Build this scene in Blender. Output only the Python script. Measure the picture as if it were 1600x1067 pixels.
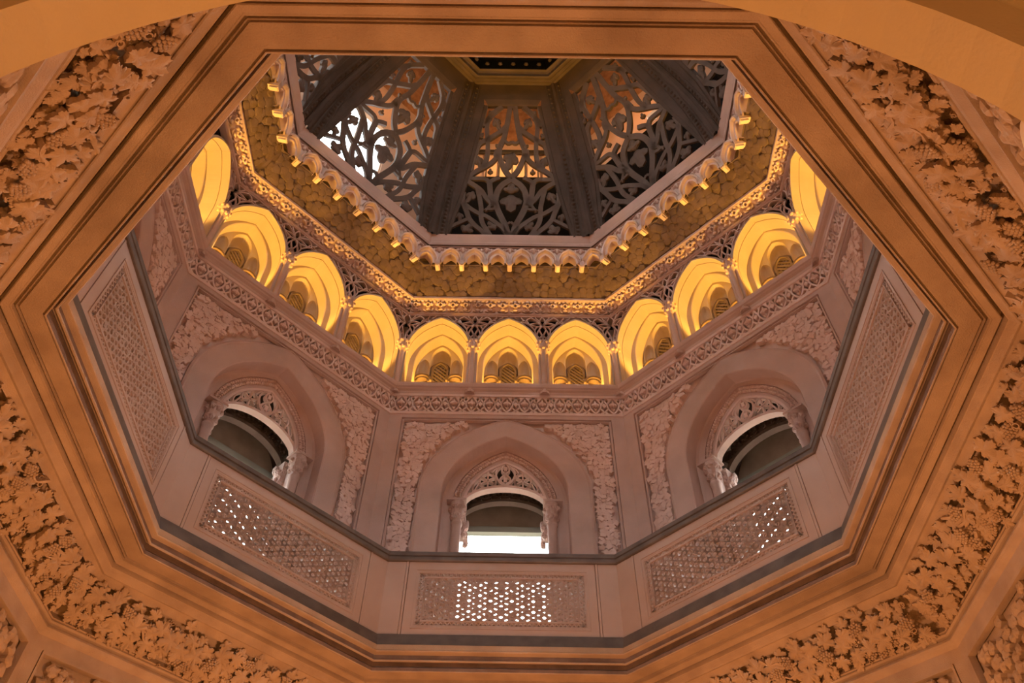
import bpy, math, random
from mathutils import Matrix, Vector
random.seed(7)
for o in list(bpy.data.objects): bpy.data.objects.remove(o)
SC = bpy.context.scene; COL = SC.collection
PI = math.pi
EYE = 1.6                      # the h of everything below is measured from the viewer's eye, 1.6 m over the floor

# ------------------------------------------------------------------ camera, sky, lights, exposure
cam = bpy.data.cameras.new('camera'); cam.sensor_width = 36.0; cam.lens = 1312.685/1600*36
cam.clip_start = 0.05; cam.clip_end = 400
camo = bpy.data.objects.new('camera', cam); COL.objects.link(camo)
def cam_rot(rx, ry, rz):
    return Matrix.Rotation(rz,4,'Z') @ Matrix.Rotation(ry,4,'Y') @ Matrix.Rotation(rx,4,'X')
camo.matrix_world = Matrix.Translation((0.0914,-4.6082,EYE)) @ cam_rot(*[math.radians(d) for d in (142.0103,-0.5995,-0.5959)])
SC.camera = camo
w = bpy.data.worlds.new('overcast_sky'); SC.world = w; w.use_nodes = True
bg = w.node_tree.nodes['Background']; bg.inputs[0].default_value = (0.92,0.95,1.0,1); bg.inputs[1].default_value = 14.0
SC.view_settings.view_transform = 'Standard'; SC.view_settings.look = 'None'
SC.view_settings.exposure = 0.0; SC.view_settings.gamma = 1.0; SC.view_settings.use_curve_mapping = False

def lamp(name, loc, power, color, radius=0.1):
    l = bpy.data.lights.new(name, 'POINT'); l.energy = power; l.color = color; l.shadow_soft_size = radius
    o = bpy.data.objects.new(name, l); COL.objects.link(o); o.location = (loc[0], loc[1], loc[2]+EYE); return o
def spot(name, loc, aim, power, color, angle, radius):
    l = bpy.data.lights.new(name, 'SPOT'); l.energy = power; l.color = color; l.shadow_soft_size = radius
    l.spot_size = math.radians(angle); l.spot_blend = 0.6
    o = bpy.data.objects.new(name, l); COL.objects.link(o); o.location = (loc[0], loc[1], loc[2]+EYE)
    o.rotation_euler = (Vector(aim)-Vector(loc)).to_track_quat('-Z','Y').to_euler(); return o
# warm hall lamps and an added fill, below the frame (h from the eye)
LOW = (1.0,0.36,0.06)
lamp('hall_lamp', (0.0,0.2,0.9), 60, LOW, 0.12)
for k in range(8):                                  # sconces on the eight piers
    an = PI/8+PI/4*k; rr = 3.45/math.cos(PI/8)
    lamp('sconce_lamp', (rr*math.cos(an), rr*math.sin(an), 0.7), 30, LOW, 0.05)
lamp('corridor_lamp', (0.3,-5.4,-0.2), 60, (1.0,0.55,0.18), 0.1)
lamp('hall_fill', (0.0,0.3,1.5), 285, (1.0,0.44,0.22), 0.2)  # unseen warm fill added to brighten the upper walls

# ------------------------------------------------------------------ materials
def new_mat(name):
    m = bpy.data.materials.new(name); m.use_nodes = True
    nt = m.node_tree; return m, nt, nt.nodes['Principled BSDF']
def stone(name, c1, c2, scale=5.0, fine=90.0, bump=0.25, rough=0.85, stain=0.35, stainc=None):
    m, nt, b = new_mat(name); N = nt.nodes; L = nt.links
    geo = N.new('ShaderNodeNewGeometry')
    n1 = N.new('ShaderNodeTexNoise'); n1.inputs['Scale'].default_value = scale; n1.inputs['Detail'].default_value = 6
    n2 = N.new('ShaderNodeTexNoise'); n2.inputs['Scale'].default_value = fine; n2.inputs['Detail'].default_value = 3
    n3 = N.new('ShaderNodeTexNoise'); n3.inputs['Scale'].default_value = scale*0.35; n3.inputs['Detail'].default_value = 4
    for n in (n1,n2,n3): L.new(geo.outputs['Position'], n.inputs['Vector'])
    r1 = N.new('ShaderNodeMapRange'); r1.inputs[1].default_value = 0.35; r1.inputs[2].default_value = 0.65
    L.new(n1.outputs[0], r1.inputs[0])
    mx = N.new('ShaderNodeMix'); mx.data_type = 'RGBA'
    mx.inputs[6].default_value = (*c1,1); mx.inputs[7].default_value = (*c2,1); L.new(r1.outputs[0], mx.inputs[0])
    r3 = N.new('ShaderNodeMapRange'); r3.inputs[1].default_value = 0.52; r3.inputs[2].default_value = 0.72
    r3.inputs[4].default_value = stain; L.new(n3.outputs[0], r3.inputs[0])
    mx2 = N.new('ShaderNodeMix'); mx2.data_type = 'RGBA'
    sc = stainc or tuple(0.55*c for c in c2); mx2.inputs[7].default_value = (*sc,1)
    L.new(r3.outputs[0], mx2.inputs[0]); L.new(mx.outputs[2], mx2.inputs[6])
    L.new(mx2.outputs[2], b.inputs['Base Color'])
    b.inputs['Roughness'].default_value = rough
    bp = N.new('ShaderNodeBump'); bp.inputs['Strength'].default_value = bump; bp.inputs['Distance'].default_value = 0.01
    L.new(n2.outputs[0], bp.inputs['Height']); L.new(bp.outputs[0], b.inputs['Normal'])
    return m
M = {}
M['rim'] = stone('limestone_rim', (0.50,0.40,0.30), (0.40,0.31,0.23), 3.5, 110, 0.5, 0.8, 0.5)
M['vine'] = stone('carved_limestone', (0.52,0.405,0.285), (0.43,0.325,0.225), 5, 120, 0.4, 0.9, 0.3)
M['wall'] = stone('pink_limestone', (0.63,0.46,0.41), (0.56,0.40,0.35), 2.5, 90, 0.3, 0.85, 0.4, (0.34,0.25,0.20))
M['lace'] = stone('carved_pink_plaster', (0.78,0.60,0.55), (0.70,0.53,0.48), 4, 90, 0.25, 0.9, 0.2)
M['plaster'] = stone('smooth_cream_plaster', (0.52,0.42,0.34), (0.47,0.38,0.305), 3, 60, 0.05, 0.8, 0.1)
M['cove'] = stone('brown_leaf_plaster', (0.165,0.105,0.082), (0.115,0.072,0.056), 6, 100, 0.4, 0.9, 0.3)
M['marble'] = stone('pale_marble', (0.46,0.37,0.33), (0.41,0.325,0.285), 2, 60, 0.03, 0.5, 0.15)
M['grey'] = stone('dark_grey_marble', (0.12,0.108,0.10), (0.08,0.072,0.068), 6, 60, 0.1, 0.5, 0.6, (0.18,0.165,0.16))
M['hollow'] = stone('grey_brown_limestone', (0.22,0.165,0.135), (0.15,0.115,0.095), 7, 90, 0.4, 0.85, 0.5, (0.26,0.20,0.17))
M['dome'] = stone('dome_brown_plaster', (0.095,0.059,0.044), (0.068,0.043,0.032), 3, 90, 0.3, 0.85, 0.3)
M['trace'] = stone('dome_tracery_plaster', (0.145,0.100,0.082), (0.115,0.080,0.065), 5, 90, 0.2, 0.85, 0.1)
M['arch'] = stone('cream_arch_plaster', (0.66,0.56,0.38), (0.60,0.50,0.33), 1.2, 70, 0.15, 0.85, 0.5, (0.42,0.34,0.24))
M['shell'] = stone('salmon_render', (0.70,0.48,0.36), (0.62,0.42,0.30), 1.2, 40, 0.1, 0.9, 0.2)
M['vault'] = stone('rust_vault_plaster', (0.50,0.24,0.10), (0.30,0.13,0.05), 7, 40, 0.6, 0.95, 0.5)
M['nearblack'] = stone('near_black', (0.008,0.007,0.007), (0.006,0.005,0.005), 3, 40, 0.2, 0.9, 0.0)  # near-black tone, also used to paint shade behind the spandrel tracery
M['nearblack'].node_tree.nodes['Principled BSDF'].inputs['Specular IOR Level'].default_value = 0.05
M['sash'] = stone('pale_green_paint', (0.42,0.45,0.40), (0.38,0.41,0.36), 2, 40, 0.05, 0.5, 0.1)
M['lawn'] = stone('lawn', (0.030,0.040,0.015), (0.022,0.03,0.011), 0.5, 20, 0.2, 0.95, 0.2)
M['iron'] = stone('dark_iron', (0.04,0.035,0.03), (0.03,0.028,0.025), 5, 60, 0.1, 0.5, 0.0)
def glass():
    m, nt, b = new_mat('window_glass'); N = nt.nodes; L = nt.links
    t = N.new('ShaderNodeBsdfTransparent'); t.inputs[0].default_value = (0.95,0.98,0.97,1)
    g = N.new('ShaderNodeBsdfGlossy'); g.inputs['Roughness'].default_value = 0.02
    mx = N.new('ShaderNodeMixShader'); mx.inputs[0].default_value = 0.06; L.new(t.outputs[0], mx.inputs[1]); L.new(g.outputs[0], mx.inputs[2])
    L.new(mx.outputs[0], N['Material Output'].inputs[0]); return m
M['glass'] = glass()

# ------------------------------------------------------------------ mesh helpers
class MB:
    def __init__(s): s.v = []; s.f = []
    def quadgrid(s, rows, close=False):
        """rows: equal-length lists of 3D points"""
        b = len(s.v); n = len(rows[0])
        for r in rows: s.v += [tuple(p) for p in r]
        for i in range(len(rows)-1):
            for j in range(n if close else n-1):
                k = (j+1) % n
                s.f.append((b+i*n+j, b+i*n+k, b+(i+1)*n+k, b+(i+1)*n+j))
        return s
    def face(s, pts):
        b = len(s.v); s.v += [tuple(p) for p in pts]; s.f.append(tuple(range(b, b+len(pts)))); return s
    def prism(s, front, back):
        n = len(front); b = len(s.v); s.v += [tuple(p) for p in front] + [tuple(p) for p in back]
        s.f.append(tuple(range(b, b+n))); s.f.append(tuple(range(b+2*n-1, b+n-1, -1)))
        for i in range(n):
            k = (i+1) % n; s.f.append((b+i, b+n+i, b+n+k, b+k))
        return s
    def box(s, x0, x1, y0, y1, z0, z1):
        return s.prism([(x0,y0,z0),(x1,y0,z0),(x1,y0,z1),(x0,y0,z1)], [(x0,y1,z0),(x1,y1,z0),(x1,y1,z1),(x0,y1,z1)])
    def ribbon(s, pts, hw, d0, d1, fn, closed=False):
        """band along 2D points; hw half width (number or list); fn(x,z,depth)->3D"""
        n = len(pts); hs = hw if isinstance(hw, (list, tuple)) else [hw]*n
        Lf, Rt = [], []
        for i in range(n):
            if closed: p0, p1 = pts[(i-1) % n], pts[(i+1) % n]
            else: p0, p1 = pts[max(i-1,0)], pts[min(i+1,n-1)]
            dx, dz = p1[0]-p0[0], p1[1]-p0[1]; l = math.hypot(dx,dz) or 1
            nx, nz = -dz/l*hs[i], dx/l*hs[i]
            Lf.append((pts[i][0]+nx, pts[i][1]+nz)); Rt.append((pts[i][0]-nx, pts[i][1]-nz))
        b = len(s.v)
        for i in range(n):
            s.v += [tuple(fn(*Lf[i], d0)), tuple(fn(*Rt[i], d0)), tuple(fn(*Rt[i], d1)), tuple(fn(*Lf[i], d1))]
        for i in range(n if closed else n-1):
            q = b+4*i; r = b+4*((i+1) % n)
            for k in range(4): s.f.append((q+k, q+(k+1) % 4, r+(k+1) % 4, r+k))
        if not closed:
            s.f.append((b,b+1,b+2,b+3)); e = b+4*(n-1); s.f.append((e+3,e+2,e+1,e))
        return s
    def plate(s, outline, d0, d1, fn):
        return s.prism([fn(x,z,d0) for x,z in outline], [fn(x,z,d1) for x,z in outline])
    def dome(s, outline, c, d0, d1, dc, fn, ring=0.55):
        """domed leaf: centre dc (toward viewer), inner ring, edge d0, skirt down to d1"""
        n = len(outline); b = len(s.v)
        s.v.append(tuple(fn(c[0], c[1], dc)))
        for x,z in outline: s.v.append(tuple(fn(c[0]+(x-c[0])*ring, c[1]+(z-c[1])*ring, dc*0.8+d0*0.2)))
        for x,z in outline: s.v.append(tuple(fn(x,z,d0)))
        for x,z in outline: s.v.append(tuple(fn(x,z,d1)))
        for i in range(n):
            k = (i+1) % n
            s.f += [(b,b+1+i,b+1+k), (b+1+i,b+1+n+i,b+1+n+k,b+1+k), (b+1+n+i,b+1+2*n+i,b+1+2*n+k,b+1+n+k)]
        return s
    def lathe(s, prof, c=(0,0), seg=12, ax=None):
        rows = []
        for r,z in prof:
            rows.append([(c[0]+r*math.cos(2*PI*i/seg), c[1]+r*math.sin(2*PI*i/seg), z) for i in range(seg)])
        return s.quadgrid(rows, True)
    def ball(s, c, r, n=6, m=4):
        rows = [[(c[0]+r*math.sin(PI*j/m)*math.cos(2*PI*i/n), c[1]+r*math.sin(PI*j/m)*math.sin(2*PI*i/n), c[2]+r*math.cos(PI*j/m)) for i in range(n)] for j in range(m+1)]
        return s.quadgrid(rows, True)
    def octring(s, prof):
        rows = []
        for a,h in prof:
            r = a/math.cos(PI/8)
            rows.append([(r*math.cos(PI/8+PI/4*i), r*math.sin(PI/8+PI/4*i), h) for i in range(8)])
        return s.quadgrid(rows, True)
    def mesh(s, name, mat, origin=(0,0,0), smooth=False):
        me = bpy.data.meshes.new(name)
        ox,oy,oz = origin
        me.from_pydata([(x-ox,y-oy,z-oz) for x,y,z in s.v], [], s.f)
        me.materials.append(mat)
        if smooth: me.shade_smooth()
        me.update(); return me
def sm(pts, k=4, closed=False):
    """Catmull-Rom through 2D points"""
    n = len(pts); out = []
    rng = range(n) if closed else range(n-1)
    for i in rng:
        p1, p2 = pts[i], pts[(i+1) % n]
        p0 = pts[(i-1) % n] if closed or i > 0 else p1
        p3 = pts[(i+2) % n] if closed or i+2 < n else p2
        for j in range(k):
            t = j/k
            out.append(tuple(0.5*(2*p1[c]+(p2[c]-p0[c])*t+(2*p0[c]-5*p1[c]+4*p2[c]-p3[c])*t*t+(3*p1[c]-p0[c]-3*p2[c]+p3[c])*t**3) for c in (0,1)))
    if not closed: out.append(tuple(pts[-1]))
    return out
def arch(wd, zs, za, zb, k=0.35, n=14):
    r = za-zs; h = []
    for i in range(n+1):
        t = PI/2*i/n
        h.append((wd*math.cos(t), zs+r*((1-k)*math.sin(t)+k*t/(PI/2))))
    left = [(-x,z) for x,z in h]
    return [(-wd,zb)] + left + [(x,z) for x,z in reversed(h[:-1])] + [(wd,zb)]
def at(pts, a): return [(x,a,z) for x,z in pts]
FL_ = lambda x,z,d: (x,d,z)                      # flat side plane: depth is the apothem
def circ(c, r, n=16, a0=0): return [(c[0]+r*math.cos(2*PI*i/n+a0), c[1]+r*math.sin(2*PI*i/n+a0)) for i in range(n)]

# ------------------------------------------------------------------ object helpers
ANG = dict(F=90, FL=135, L=180, BL=225, B=270, BR=315, R=0, FR=45)
VANG = dict(vFL=112.5, vFR=67.5, vLF=157.5, vRF=22.5, vLB=202.5, vRB=-22.5, vBL=247.5, vBR=292.5)
VIEW = ('F','FL','FR','L','R'); ALL8 = tuple(ANG)
WORD = dict(F='middle', FL='left of middle', FR='right of middle', L='far left', R='far right', BL='near left', BR='near right', B='near')
SNAME = dict(F='front', FL='front_left', FR='front_right', L='left', R='right', BL='back_left', BR='back_right', B='back')
def rotz(side): return math.radians((ANG.get(side) if side in ANG else VANG[side])-90)
def link(name, data, parent=None):
    o = bpy.data.objects.new(name, data); COL.objects.link(o)
    if parent is not None: o.parent = parent
    return o
def empty(name, side=None, origin=(0,0,0)):
    o = link(name, None); o.empty_display_size = 0.2
    R = Matrix.Rotation(rotz(side),4,'Z') if side else Matrix()
    o.location = (R @ Vector(origin)) + Vector((0,0,EYE)); o.rotation_euler = (0,0,rotz(side) if side else 0)
    return o
def thing(name, label, cat, side, origin, parts, group=None):
    o = empty(name, side, origin); o['label'] = label; o['category'] = cat
    if group: o['group'] = group
    add_parts(o, parts); return o
def add_parts(o, parts):
    for p in parts:
        c = link(p[0], p[1], o)
        ex = p[2] if len(p) > 2 else {}
        if 'loc' in ex: c.location = ex['loc']
        if 'mat' in ex: c.matrix_local = ex['mat']
        if ex.get('stuff'): c['kind'] = 'stuff'
        if 'label' in ex: c['label'] = ex['label']
        if 'sub' in ex: add_parts(c, ex['sub'])
def struct(name, side, parts, origin=(0,0,0)):
    o = empty(name, side, origin); o['kind'] = 'structure'; add_parts(o, parts); return o
def struct_mesh(name, me):
    o = link(name, me); o.location = (0,0,EYE); o['kind'] = 'structure'; return o

T8 = math.tan(PI/8)
# ------------------------------------------------------------------ leaf shapes
def lobed(n=36, lobes=((90,1.0),(28,0.85),(152,0.85),(-38,0.62),(218,0.62)), serr=0.05, base=0.36, rnd=None):
    out = []
    for i in range(n):
        ph = 360*i/n - 90
        r = base
        for a,l in lobes:
            d = abs((ph-a+180) % 360-180)
            if d < 42: r = max(r, base+(l-base)*math.cos(math.radians(d*90/42))**0.9)
        r *= 1+serr*(1 if i % 2 else -1)
        if rnd: r *= 1+rnd.uniform(-0.06,0.06)
        out.append((r*math.cos(math.radians(ph)), r*math.sin(math.radians(ph))))
    return out
def vine_leaf_mesh(seed):
    rn = random.Random(seed); mb = MB(); ol = lobed(44, serr=.085, base=.31, rnd=rn); n = 44
    tx, ty = rn.uniform(-.08,.10), rn.uniform(-.08,.10)
    def zz(x,y,r): return tx*x+ty*y+0.05*math.cos(5*(math.atan2(y,x)-PI/2))*r - 0.10*r*r
    mb.v.append((0,0,0.10))
    for i,(x,y) in enumerate(ol):
        z = 0.20+zz(x,y,0.5)
        if i in (15,16,29,30): z -= 0.34       # the two drilled eyes beside the stalk
        mb.v.append((x*0.55,y*0.55,z))
    for x,y in ol: mb.v.append((x,y,0.12+zz(x,y,1.0)))
    for x,y in ol: mb.v.append((x,y,0.12+zz(x,y,1.0)))
    for x,y in ol: mb.v.append((x*0.85,y*0.85,-0.30))
    for i in range(n):
        k = (i+1) % n
        mb.f += [(0,1+i,1+k), (1+i,1+n+i,1+n+k,1+k), (1+2*n+i,1+3*n+i,1+3*n+k,1+2*n+k)]
    return mb.mesh('vine_leaf', M['vine'], smooth=True)
VLEAF = [vine_leaf_mesh(i) for i in range(6)]
def grape_mesh(seed):
    rn = random.Random(seed); mb = MB()
    for row,(y,cnt) in enumerate(((0.55,3),(0.28,4),(0.0,5),(-0.26,4),(-0.5,3),(-0.72,2),(-0.92,1))):
        for j in range(cnt):
            mb.ball(((j-(cnt-1)/2)*0.27+rn.uniform(-.03,.03), y+rn.uniform(-.03,.03), 0.18+0.12*(1-abs(j-(cnt-1)/2)/2.5)), 0.155, 7, 5)
    return mb.mesh('grape_cluster', M['vine'], smooth=True)
GRAPE = [grape_mesh(i) for i in range(3)]
def tendril_mesh(seed):
    rn = random.Random(seed); pts = []
    for i in range(22):
        t = i/21; r = 0.5*(1-t*0.8); a = t*8.5
        pts.append((r*math.cos(a)+0.2*t, r*math.sin(a)-0.5+0.6*t))
    return MB().ribbon(pts, 0.06, 0.22, -0.3, lambda x,z,d: (x,z,d)).mesh('tendril', M['vine'])
TEND = tendril_mesh(1)
def branch_mesh():
    pts = sm([(-1,-.2),(-.5,.12),(0,-.05),(.5,.1),(1,-.1)], 4)
    return MB().ribbon(pts, [0.05+0.02*math.sin(i) for i in range(len(pts))], 0.3, -0.3, lambda x,z,d: (x,z,d)).mesh('vine_branch', M['vine'])
BRANCH = branch_mesh()

# ------------------------------------------------------------------ STRUCTURE: floor, outer shell, lower arcade walls
struct_mesh('floor', MB().octring([(0.01,-1.6),(7.6,-1.6),(7.6,-1.8),(0.01,-1.8)]).mesh('floor', M['marble']))
sh = MB().octring([(7.5,-1.62),(7.5,4.72),(3.2,4.72)])                        # corridor wall and vault
sh.octring([(5.72,10.12),(5.72,13.95),(4.25,13.95)])
struct_mesh('wall_outer', sh.mesh('outer_wall', M['shell']))

gnd = MB().face([(-150,-150,-1.9),(150,-150,-1.9),(150,150,-1.9),(-150,150,-1.9)])
struct_mesh('ground', gnd.mesh('ground', M['lawn']))
# lower arch walls: spandrels over the hall's arches
A_LO = 3.76
def lower_wall():
    W = A_LO*T8; parts = []
    inner = arch(1.50,1.69,3.46,-1.58,0.15,16)
    mb = MB()
    ol = [(-W,-1.58)] + [(-W,3.95),(W,3.95),(W,-1.58)]
    # frame: side ribs and top band, proud of the carved field
    mb.prism(at([(-W,3.95),(W,3.95),(W,3.80),(-W,3.80)],A_LO), at([(-W,3.95),(W,3.95),(W,3.80),(-W,3.80)],A_LO+.3))
    for s in (-1,1):
        mb.prism(at([(s*W,-1.58),(s*W,3.80),(s*1.475,3.80),(s*1.475,-1.58)],A_LO), at([(s*W,-1.58),(s*W,3.80),(s*1.475,3.80),(s*1.475,-1.58)],A_LO+.3))
    parts.append(('spandrel_frame', mb.mesh('spandrel_frame', M['rim'])))
    mb = MB()                                                                  # little roll bead round the field
    mb.ribbon([(-1.46,1.9),(-1.46,3.785),(1.46,3.785),(1.46,1.9)], 0.016, A_LO-.012, A_LO+.05, FL_)
    parts.append(('bead_moulding', mb.mesh('bead_moulding', M['rim'])))
    mb = MB(); bgp = [(-W,1.6),(-W,3.94),(W,3.94),(W,1.6)] + list(reversed([p for p in inner if p[1] > 1.6]))
    mb.face(at(bgp, A_LO+.07)); parts.append(('spandrel_field', mb.mesh('spandrel_field', M['rim'])))
    # arch ring: face, soffit
    o2 = arch(1.50,1.69,3.46,-1.58,0.15,16); i2 = arch(1.415,1.66,3.34,-1.58,0.15,16)
    mb = MB(); mb.quadgrid([at(o2,A_LO+.08), at(o2,A_LO-.01), at(i2,A_LO-.01), at(i2,A_LO+.15), at(o2,A_LO+.16), at(arch(1.56,1.72,3.56,-1.58,.15,16),A_LO+.17), at(arch(1.56,1.72,3.56,-1.58,.15,16),A_LO+.45), at(arch(1.62,1.72,3.75,-1.58,.15,16),A_LO+.5), at(arch(1.62,1.72,3.75,-1.58,.15,16),A_LO+.9)])
    parts.append(('arch_ring', mb.mesh('arch_ring', M['arch'], smooth=False)))
    # carved foliage in the spandrels
    rn = random.Random(5); mb = MB(); lf = lobed(12, serr=0.0)
    def inside(x,z): 
        t = [p for p in zip(o2[:-1],o2[1:]) if min(p[0][0],p[1][0]) <= x <= max(p[0][0],p[1][0])]
        zt = max([max(p[0][1],p[1][1]) for p in t] or [0]); return z > zt+.05
    for gx in range(-15,16):
        for gz in range(22):
            x = gx*.095+rn.uniform(-.03,.03); z = 1.75+gz*.095+rn.uniform(-.03,.03)
            if abs(x) > 1.41 or z > 3.73 or not inside(x,z): continue
            a = rn.uniform(0,6.28); r = rn.uniform(.055,.085); ca,sa = r*math.cos(a), r*math.sin(a)
            dd = rn.uniform(0,.025)
            mb.dome([(x+px*ca-pz*sa, z+px*sa+pz*ca) for px,pz in lf], (x,z), A_LO+.03-dd, A_LO+.08, A_LO+.012-dd, FL_)
    parts.append(('carved_foliage', mb.mesh('carved_foliage', M['vine']), dict(stuff=True)))
    return parts
LOWER = lower_wall()

# ------------------------------------------------------------------ rim of the opening (mouldings) and carved vine coving
P0, P1 = (3.385,4.392), (3.705,4.040)
sl = math.hypot(P1[0]-P0[0], P1[1]-P0[1]); ey = (0,(P1[0]-P0[0])/sl,(P1[1]-P0[1])/sl); ez = (0,ey[2],-ey[1])
struct_mesh('trim_1', MB().octring([(3.775,3.90),(3.745,3.925),(3.722,3.945),(3.712,3.965),(3.718,3.985),(3.738,3.992),(3.738,4.003),(3.708,4.008),(3.698,4.022),(3.705,4.04),(3.74,4.06)]).mesh('trim_outer_roll', M['rim']))
struct_mesh('trim_2', MB().octring([(3.42,4.42),(3.388,4.390),(3.378,4.392),(3.372,4.384),(3.362,4.384),(3.350,4.396),(3.340,4.412),(3.326,4.440),(3.320,4.444),(3.322,4.54),(3.300,4.54),(3.299,4.478),(3.292,4.474),(3.248,4.488),(3.242,4.487),(3.234,4.489),(3.232,4.530),(3.219,4.530),(3.216,4.503),(3.210,4.501),(3.206,4.530),(3.197,4.530),(3.194,4.507),(3.058,4.500),(3.056,4.522),(3.048,4.522),(3.044,4.494),(3.036,4.494),(3.033,4.50)]).octring([(3.062,4.625),(3.020,4.625),(3.014,4.584),(3.002,4.586),(3.000,4.600),(3.012,4.606)]).octring([(3.020,4.662),(2.972,4.672),(2.966,4.682),(2.977,4.700),(2.977,4.752),(3.06,4.752)]).mesh('trim_rim', M['rim']))
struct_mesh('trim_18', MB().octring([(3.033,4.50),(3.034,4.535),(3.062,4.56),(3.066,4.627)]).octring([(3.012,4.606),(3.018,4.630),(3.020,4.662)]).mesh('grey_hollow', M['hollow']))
cv = MB().octring([P0, (P0[0]+.16*.32,P0[1]-.16*.352), (P0[0]+.16*.32+.035,P0[1]-.16*.352+.05), (P1[0]+.03,P1[1]+.07), (P1[0]-.008,P1[1]+.008), P1]).mesh('coving', M['vine'])
cei = empty('ceiling'); cei['kind'] = 'structure'; add_parts(cei, [('coving', cv)])
def vine_frieze(seed):
    rn = random.Random(seed); parts = []; O = (0,3.5,4.26)
    def put(name, me, s, t, d, r, rot, tx=0, ty=0):
        base = Matrix(((-1,0,0),(0,ey[1],ez[1]),(0,ey[2],ez[2]))).to_4x4()
        pos = Vector((s, P0[0]+(P1[0]-P0[0])*t+ez[1]*d-O[1], P0[1]+(P1[1]-P0[1])*t+ez[2]*d-O[2]))
        parts.append((name, me, dict(mat=Matrix.Translation(pos) @ base @ Matrix.Rotation(rot,4,'Z') @ Matrix.Rotation(tx,4,'X') @ Matrix.Rotation(ty,4,'Y') @ Matrix.Scale(r,4))))
    def lim(t): return (P0[0]+(P1[0]-P0[0])*t)*T8-0.07
    # low leaves first along the outer, shaded edge, then the bold middle band, then tips toward the opening
    for t,step,r0,r1,d in ((0.93,.100,.050,.070,.020),(0.82,.125,.070,.095,.030),(0.74,.150,.085,.115,.065),(0.62,.130,.070,.095,.035),(0.54,.155,.100,.130,.090),(0.42,.125,.070,.095,.035),(0.34,.155,.090,.125,.070),(0.21,.18,.060,.095,.040)):
        x = -lim(t)+rn.uniform(0,.06)
        while x < lim(t):
            k = rn.random()
            tt = t+rn.uniform(-.06,.06)
            if k < .16 and .3 < t < .85: put('grape_cluster', rn.choice(GRAPE), x, tt, d*.9, .085, rn.uniform(-1,1)+PI/2)
            elif k < .24: put('tendril', TEND, x, tt, d*.6, r1*.55, rn.uniform(0,6.28))
            else: put('leaf', rn.choice(VLEAF), x, tt, d*rn.uniform(.6,1.15), rn.uniform(r0,r1), rn.uniform(0,6.28), rn.uniform(-.2,.2), rn.uniform(-.2,.2))
            x += step*rn.uniform(.8,1.15)
    for i in range(6):
        put('branch', BRANCH, rn.uniform(-1.2,1.2), rn.uniform(.3,.7), .03, .17, rn.uniform(-.6,.6))
    return parts
VL = dict(L='carved stone vine frieze along the left edge, beside the far-left lattice panel',
  R='carved stone vine frieze along the right edge, beside the far-right lattice panel',
  FL='carved stone vine frieze running down to the bottom edge at lower left',
  FR='carved stone vine frieze running down to the bottom edge at lower right',
  BL='carved stone vine frieze at upper left, passing behind the cream arch',
  BR='carved stone vine frieze at upper right, passing behind the cream arch')
for i,sd in enumerate(VL):
    thing('vine_frieze', VL[sd], 'frieze', sd, (0,3.5,4.26), vine_frieze(20+i), 'carved vine friezes round the opening')

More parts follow.
